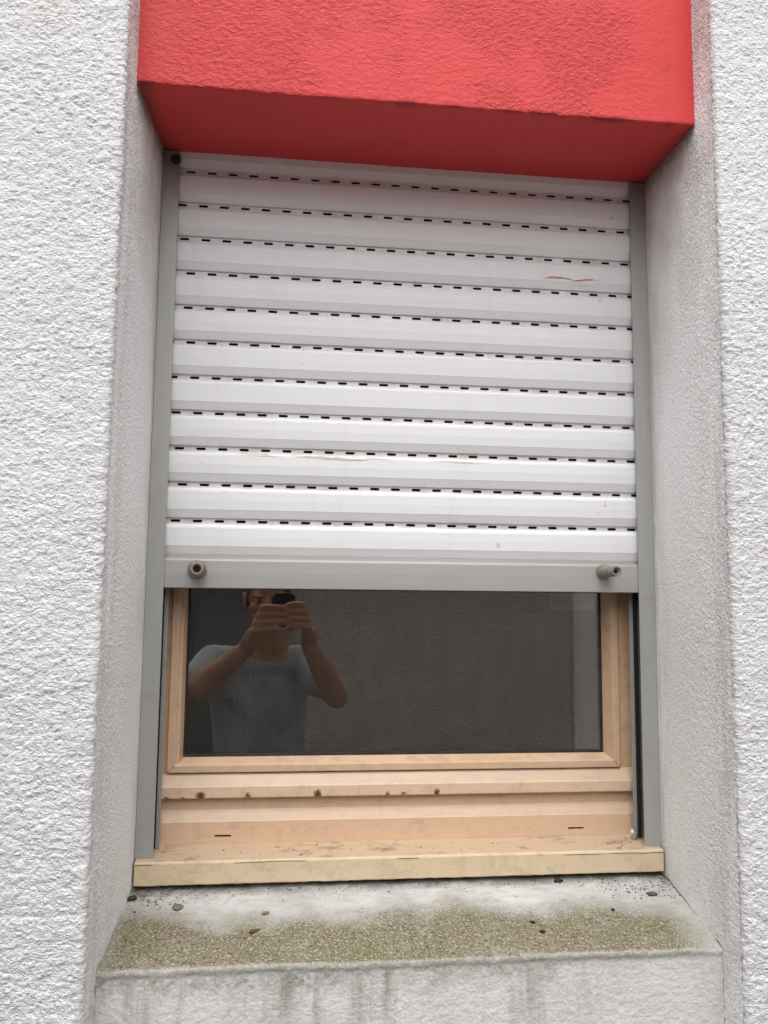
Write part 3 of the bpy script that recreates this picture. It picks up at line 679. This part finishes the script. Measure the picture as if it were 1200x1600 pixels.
lump('cocoon', .352, .027, (.0028, .0028, .0045), simple('white_silk', (.72, .70, .67), .7), 'tiny white cocoon on grey webbing in the right corner of the window frame', 'cocoon', 7, z=-.3815)
lump('cobweb', .3548, .026, (.0042, .004, .0075), simple('grey_web', (.30, .26, .23), .9, .9, 500), 'grey clot of old cobweb beside the right guide rail foot', 'cobweb', 8, z=-.3865)
# crumbs nobody could count
bm = bmesh.new()
def crumb(x, y, r_, z=None):
    t = bmesh.ops.create_icosphere(bm, subdivisions=1, radius=r_)['verts']; p = on_sill(x, y)
    sx, sy = random.uniform(.6, 1.5), random.uniform(.6, 1.5)
    for v in t: v.co = Vector((p.x+v.co.x*sx*random.uniform(.7, 1.2), p.y+v.co.y*sy, (p.z if z is None else z)+v.co.z*.7))
for _ in range(46): crumb(random.gauss(-.352, .016), random.gauss(-.038, .008), random.uniform(.0004, .0015))
for _ in range(110): crumb(random.gauss(.335, .03), random.gauss(-.042, .013), random.uniform(.0003, .0013))
for _ in range(200): crumb(random.uniform(-.385, .378), -abs(random.gauss(0, .013))-.008, random.uniform(.0003, .0012))
for _ in range(90): crumb(random.uniform(-.375, .375), random.uniform(-.16, -.03), random.uniform(.0003, .0009))
for _ in range(70):
    y = random.uniform(-.008, .035); crumb(random.choice([random.uniform(-.36, .36), random.gauss(.34, .02), random.gauss(-.16, .05)]), y, random.uniform(.0003, .0012), z=-.3954+(y+.009)*.125+.0003)
tag(from_bm('dirt_crumbs', bm, simple('dark_crumbs', (.05, .035, .025), .9)), 'dark crumbs of dirt scattered over the sill and weather board', kind='stuff')

# ================================================================ ACROSS THE PASSAGE (seen mirrored in the pane)
def mat_far():
    m = NT('beige_far_render')
    h = m.noise(42, 4, .6, vec=m.stretch(m.tc, (1, 1, 1.6)), dist=.8)
    col = m.mix(m.ramp(m.noise(2, 3), .35, .65), (.84, .75, .68), (.79, .70, .635))
    return m.fin(col, .9, m.bump(m.ramp(h, .35, .65), 1., .014), spec=.2)
bm = bmesh.new(); add_box(bm, (-6, -3.15, GZ), (6, -2.9, 1.05))
tag(from_bm('garden_wall', bm, mat_far()), 'beige textured wall across the passage, mirrored in the window pane', 'wall')
dp = empty('panel_door', (-.75, -2.9, GZ)); tag(dp, 'plain dark grey panel behind the person in the reflection', 'door')
bm = bmesh.new(); add_box(bm, (-.52, .001, .02), (.52, .035, 2.05)); o = from_bm('leaf', bm, simple('dark_grey_paint', (.17, .165, .16), .5), bevel=.003); o.parent = dp
bm = bmesh.new(); add_box(bm, (-.56, .0012, .0), (-.523, .05, 2.09)); add_box(bm, (.523, .0012, .0), (.56, .05, 2.09)); add_box(bm, (-.5228, .0012, 2.053), (.5228, .05, 2.09)); o = from_bm('frame', bm, simple('grey_frame_paint', (.22, .21, .20), .5), bevel=.003); o.parent = dp

# ================================================================ PERSON holding a phone (mirrored in the pane)
def capsule(bm, a, b, ra, rb, n=16, cap=5, flat=(1, 1), up=None):
    a, b = Vector(a), Vector(b); d = (b-a); L = d.length; d.normalize()
    u = (Vector(up) if up else (Vector((0, 1, 0)) if abs(d.y) < .9 else Vector((1, 0, 0)))); s1 = d.cross(u).normalized(); s2 = s1.cross(d)
    rings = []
    for i in range(cap+1):
        t = math.pi/2*(i/cap); rings.append((a-d*ra*math.cos(t), ra*math.sin(t)))
    for i in range(1, 6): rings.append((a+d*L*i/6, ra+(rb-ra)*i/6))
    for i in range(cap+1):
        t = math.pi/2*(1-i/cap); rings.append((b+d*rb*math.cos(t), rb*math.sin(t)))
    vr = []
    for c, r in rings:
        r = max(r, 1e-4); vr.append([bm.verts.new(c+s1*r*flat[0]*math.cos(2*math.pi*j/n)+s2*r*flat[1]*math.sin(2*math.pi*j/n)) for j in range(n)])
    for p, q in zip(vr, vr[1:]):
        for j in range(n): bm.faces.new((p[j], p[(j+1) % n], q[(j+1) % n], q[j]))
    bm.faces.new(vr[0][::-1]); bm.faces.new(vr[-1])
def ell(bm, c, r, rot=None):
    t = bmesh.ops.create_uvsphere(bm, u_segments=24, v_segments=16, radius=1)['verts']
    Rm = rot or Matrix.Identity(3)
    for v in t: v.co = Vector(c)+Rm @ Vector((v.co.x*r[0], v.co.y*r[1], v.co.z*r[2]))
def remeshed(name, bm, mat, parent, vox, smooth=6):
    o = from_bm(name, bm, mat, None, True)
    r = o.modifiers.new('remesh', 'REMESH'); r.mode = 'VOXEL'; r.voxel_size = vox; r.use_smooth_shade = True
    s_ = o.modifiers.new('smooth', 'SMOOTH'); s_.iterations = smooth; s_.factor = .5
    # apply, so that the object holds its own final mesh
    dg = bpy.context.evaluated_depsgraph_get(); me = bpy.data.meshes.new_from_object(o.evaluated_get(dg)); o.modifiers.clear(); o.data = me; me.name = name
    me.materials.clear(); me.materials.append(mat)
    o.parent = parent; o.matrix_parent_inverse = Matrix.Translation(-Vector(parent.location)) if parent else Matrix.Identity(4); return o
def skin_mat():
    m = NT('skin'); c = m.mix(m.ramp(m.noise(14, 3), .35, .65), (.42, .22, .14), (.36, .18, .115))
    return m.fin(c, .5, m.bump(m.noise(300, 3), .25, .0006), spec=.4)
person = empty('person', (-.28, -1.60, GZ)); tag(person, 'person in a grey t-shirt raising a phone with both hands, mirrored in the pane', 'person')
SK = skin_mat()
CL = lambda X, Y, Z: CAM+R_*X+U_*Y-F_*Z      # phone space: X right, Y up, Z towards the person
head = Vector((-.2575, -1.515, -.045)); neck = Vector((-.240, -1.575, -.215))
shL, shR = Vector((-.452, -1.615, -.265)), Vector((-.132, -1.615, -.262))
elL, elR = Vector((-.530, -1.405, -.372)), Vector((-.018, -1.425, -.362))
wrL, wrR = Vector((-.318, -1.285, -.195)), Vector((-.118, -1.280, -.178))
pel = Vector((-.27, -1.64, -.80)); hipL, hipR = Vector((-.36, -1.64, -.84)), Vector((-.18, -1.64, -.84))
knL, knR = Vector((-.385, -1.60, -1.21)), Vector((-.165, -1.61, -1.21)); anL, anR = Vector((-.395, -1.65, -1.57)), Vector((-.150, -1.66, -1.57))
bm = bmesh.new()
# head
ell(bm, head+Vector((0, -.012, .030)), (.074, .094, .082)); ell(bm, head+Vector((0, .022, -.030)), (.060, .066, .072)); ell(bm, head+Vector((0, .052, -.082)), (.030, .028, .022))
ell(bm, head+Vector((0, .062, .022)), (.052, .020, .018))
capsule(bm, head+Vector((0, .080, .008)), head+Vector((0, .100, -.030)), .008, .012); ell(bm, head+Vector((0, .092, -.034)), (.017, .012, .009))
ell(bm, head+Vector((0, .083, -.056)), (.024, .010, .006)); ell(bm, head+Vector((0, .080, -.066)), (.021, .010, .007))
for s in (-1, 1):
    ell(bm, head+Vector((s*.042, .062, -.020)), (.022, .018, .018)); ell(bm, head+Vector((s*.030, .074, .018)), (.016, .010, .006))
    ell(bm, head+Vector((s*.080, -.012, .002)), (.009, .020, .033)); ell(bm, head+Vector((s*.084, -.016, .018)), (.008, .016, .014))
capsule(bm, neck+Vector((0, -.02, -.03)), head+Vector((0, -.02, -.05)), .063, .056)
# torso
chest = Vector((-.285, -1.625, -.42))
ell(bm, chest, (.155, .100, .19)); ell(bm, chest+Vector((.005, 0, -.22)), (.135, .092, .19)); ell(bm, pel, (.150, .105, .13))
capsule(bm, shL+Vector((.03, 0, .005)), neck+Vector((0, 0, -.03)), .050, .050); capsule(bm, shR+Vector((-.03, 0, .005)), neck+Vector((0, 0, -.03)), .050, .050)
for a, b, c in ((shL, elL, wrL), (shR, elR, wrR)):
    capsule(bm, a, b, .052, .040); capsule(bm, b, b+(c-b)*.35, .040, .043); capsule(bm, b+(c-b)*.35, c, .043, .027)
for a, b, c in ((hipL, knL, anL), (hipR, knR, anR)):
    capsule(bm, a, b, .082, .055); capsule(bm, b, c, .054, .038); capsule(bm, c, c+Vector((0, .13, -.045)), .036, .030)
# hands: palms beside the phone, fingers wrapped over its back, thumbs on the screen side
def hand(wr, side):
    edge = -.0635 if side < 0 else .0105; up_ = 0 if side < 0 else .009
    kn = [CL(edge+side*((.030 if side < 0 else .017)+.008*i), up_-.034-.0235*i, -.003+.002*i) for i in range(4)]
    mid_ = CL(edge+side*.046, -.098, .022)
    capsule(bm, wr, mid_+(wr-mid_)*.25, .026, .025, flat=(1, .8))
    for i, k in enumerate(kn): capsule(bm, mid_+(wr-mid_)*.28+(k-kn[1])*.35, k, .017, .0115)
    lens = (.046, .050, .047, .038)
    for i, k in enumerate(kn):
        p1 = CL(edge+side*.006, up_-.0325-.0228*i, -.0085+.001*i); p2 = CL(edge-side*(lens[i]*.42), up_-.034-.0225*i, -.0085); p3 = CL(edge-side*(lens[i]*.66), up_-.037-.0222*i, -.0075)
        if side < 0: p3 = CL(edge-side*(lens[i]*1.0), up_-.037-.0222*i, -.0075); p2 = CL(edge-side*(lens[i]*.50), up_-.034-.0225*i, -.0095)
        capsule(bm, k, p1, .0108, .0098, 12, 4); capsule(bm, p1, p2, .0100, .0092, 12, 4); capsule(bm, p2, p3, .0092, .0074, 12, 4)
    t0 = mid_+(wr-mid_)*.15; t1 = CL(edge+side*.014, -.060, .030); t2 = CL(edge-side*.014, -.050, .022)
    capsule(bm, t0, t1, .015, .012, 12, 4); capsule(bm, t1, t2, .0115, .0088, 12, 4)
hand(wrL, -1); hand(wrR, 1)
body = remeshed('body', bm, SK, person, .0030, 3)
# face details
MEW = simple('eye_white', (.32, .28, .25), .3); MIR = simple('iris', (.06, .045, .03), .2)
for s in (-1, 1):
    bm = bmesh.new(); ell(bm, head+Vector((s*.030, .0735, .004)), (.0125, .010, .0085)); e_ = from_bm('eye', bm, MEW, smooth=True); kid(e_, person)
    bm = bmesh.new(); ell(bm, head+Vector((s*.030, .0825, .004)), (.0052, .0022, .0052)); i_ = from_bm('iris', bm, MIR, smooth=True); i_.parent = e_
bm = bmesh.new()
ell(bm, head+Vector((0, -.020, .040)), (.079, .097, .082))
for s in (-1, 1): ell(bm, head+Vector((s*.066, -.018, .010)), (.014, .034, .030)); 
ell(bm, head+Vector((0, -.075, -.010)), (.058, .032, .045))
hair = remeshed('hair', bm, simple('short_brown_hair', (.11, .065, .035), .7, 1., 260, var=.4, vscale=90), person, .004, 3)
# t-shirt
def shirt_mat():
    m = NT('blue_grey_cotton'); x, y, z = m.xyz()
    col = m.mix(m.ramp(m.noise(5, 3), .35, .65), (.34, .355, .37), (.30, .315, .33))
    bx = m.math('MULTIPLY', m.math('MULTIPLY', m.ramp(x, -.382, -.381), m.ramp(x, -.281, -.282)), m.ramp(y, -1.56, -1.55))
    def band(z0, z1): return m.math('MULTIPLY', m.ramp(z, z0, z0+.001), m.ramp(z, z1, z1-.001))
    lett = m.ramp(m.noise(110, 2, .5, vec=m.stretch(m.tc, (1, .01, .35))), .44, .52)
    f = m.math('MULTIPLY', bx, m.math('MAXIMUM', m.math('MULTIPLY', band(-.309, -.284), lett), m.math('MULTIPLY', band(-.322, -.314), lett)))
    col = m.mix(m.math('MULTIPLY', f, .6), col, (.10, .10, .20))
    fold = m.noise(5, 2, .45, vec=m.stretch(m.tc, (1.5, 1, .8)), dist=.8)
    return m.fin(col, .9, m.bump(m.noise(500, 2), .3, .0005, m.bump(fold, .7, .09)), spec=.1)
bm = bmesh.new(); s = .012
ell(bm, chest, (.162+s, .106+s, .20)); ell(bm, chest+Vector((.005, 0, -.22)), (.148+s, .104+s, .20)); ell(bm, pel+Vector((0, 0, .02)), (.158+s, .115+s, .12))
capsule(bm, chest+Vector((0, 0, -.02)), pel+Vector((0, 0, .02)), .142, .140, 24, 5, flat=(1.16, .80))
for sh_, el_ in ((shL, elL), (shR, elR)):
    capsule(bm, sh_+(Vector((-.29, -1.615, -.262))-sh_)*.2+Vector((0, 0, .002)), neck+Vector((0, -.01, -.055)), .060, .062)
    e = sh_+(el_-sh_)*.55; capsule(bm, sh_, e, .066, .062)
    capsule(bm, sh_+Vector((0, 0, -.06)), chest+Vector(((sh_.x-chest.x)*.45, 0, .02)), .055, .08)
shirt = remeshed('t_shirt', bm, shirt_mat(), person, .006, 8)
bm = bmesh.new(); ell(bm, pel+Vector((0, 0, -.01)), (.160, .118, .13))
for a, b, c in ((hipL, knL, anL), (hipR, knR, anR)): capsule(bm, a, b, .095, .070); capsule(bm, b, c+Vector((0, 0, .02)), .069, .058)
remeshed('trousers', bm, simple('dark_denim', (.05, .06, .09), .85, .5, 400), person, .008, 6)
MSHOE = simple('dark_shoe', (.06, .055, .05), .6)
for c in (anL, anR):
    bm = bmesh.new(); capsule(bm, c+Vector((0, -.03, -.030)), c+Vector((0, .15, -.040)), .048, .036, flat=(1, .9)); add_box(bm, (c.x-.042, c.y-.07, GZ+.001), (c.x+.042, c.y+.17, GZ+.03))
    remeshed('shoe', bm, MSHOE, person, .006, 6)
# phone, lens right behind the camera's viewpoint
ph = empty('phone', CL(-.0265, -.066, .007)); tag(ph, 'black phone held upright in front of the face by the mirrored person', 'phone')
PM = Matrix((R_, U_, -F_)).transposed().to_4x4(); PM.translation = CAM
def phone_part(name, a, b, mat, bev, parent=ph):
    bm = bmesh.new(); add_box(bm, a, b)
    if bev:
        ed = [e for e in bm.edges if abs((e.verts[0].co-e.verts[1].co).z) > .6*(b[2]-a[2]) and abs((e.verts[0].co-e.verts[1].co).x) < 1e-6 and abs((e.verts[0].co-e.verts[1].co).y) < 1e-6]
        bmesh.ops.bevel(bm, geom=ed, offset=bev, segments=5, affect='EDGES')
    bm.transform(PM); o = from_bm(name, bm, mat); o.parent = parent; o.matrix_parent_inverse = Matrix.Translation(-Vector(ph.location)); return o
cs = phone_part('case', (-.063, -.105, .0035), (.0100, .0120, .0110), simple('black_phone_case', (.012, .011, .012), .35), .009)
phone_part('screen', (-.0605, -.1025, .0111), (.0075, .0095, .0114), simple('phone_glass', (.02, .02, .022), .1), .007)
phone_part('camera_module', (-.012, -.030, .0025), (.0075, .0075, .0034), simple('lens_glass', (.008, .008, .01), .1), .004)
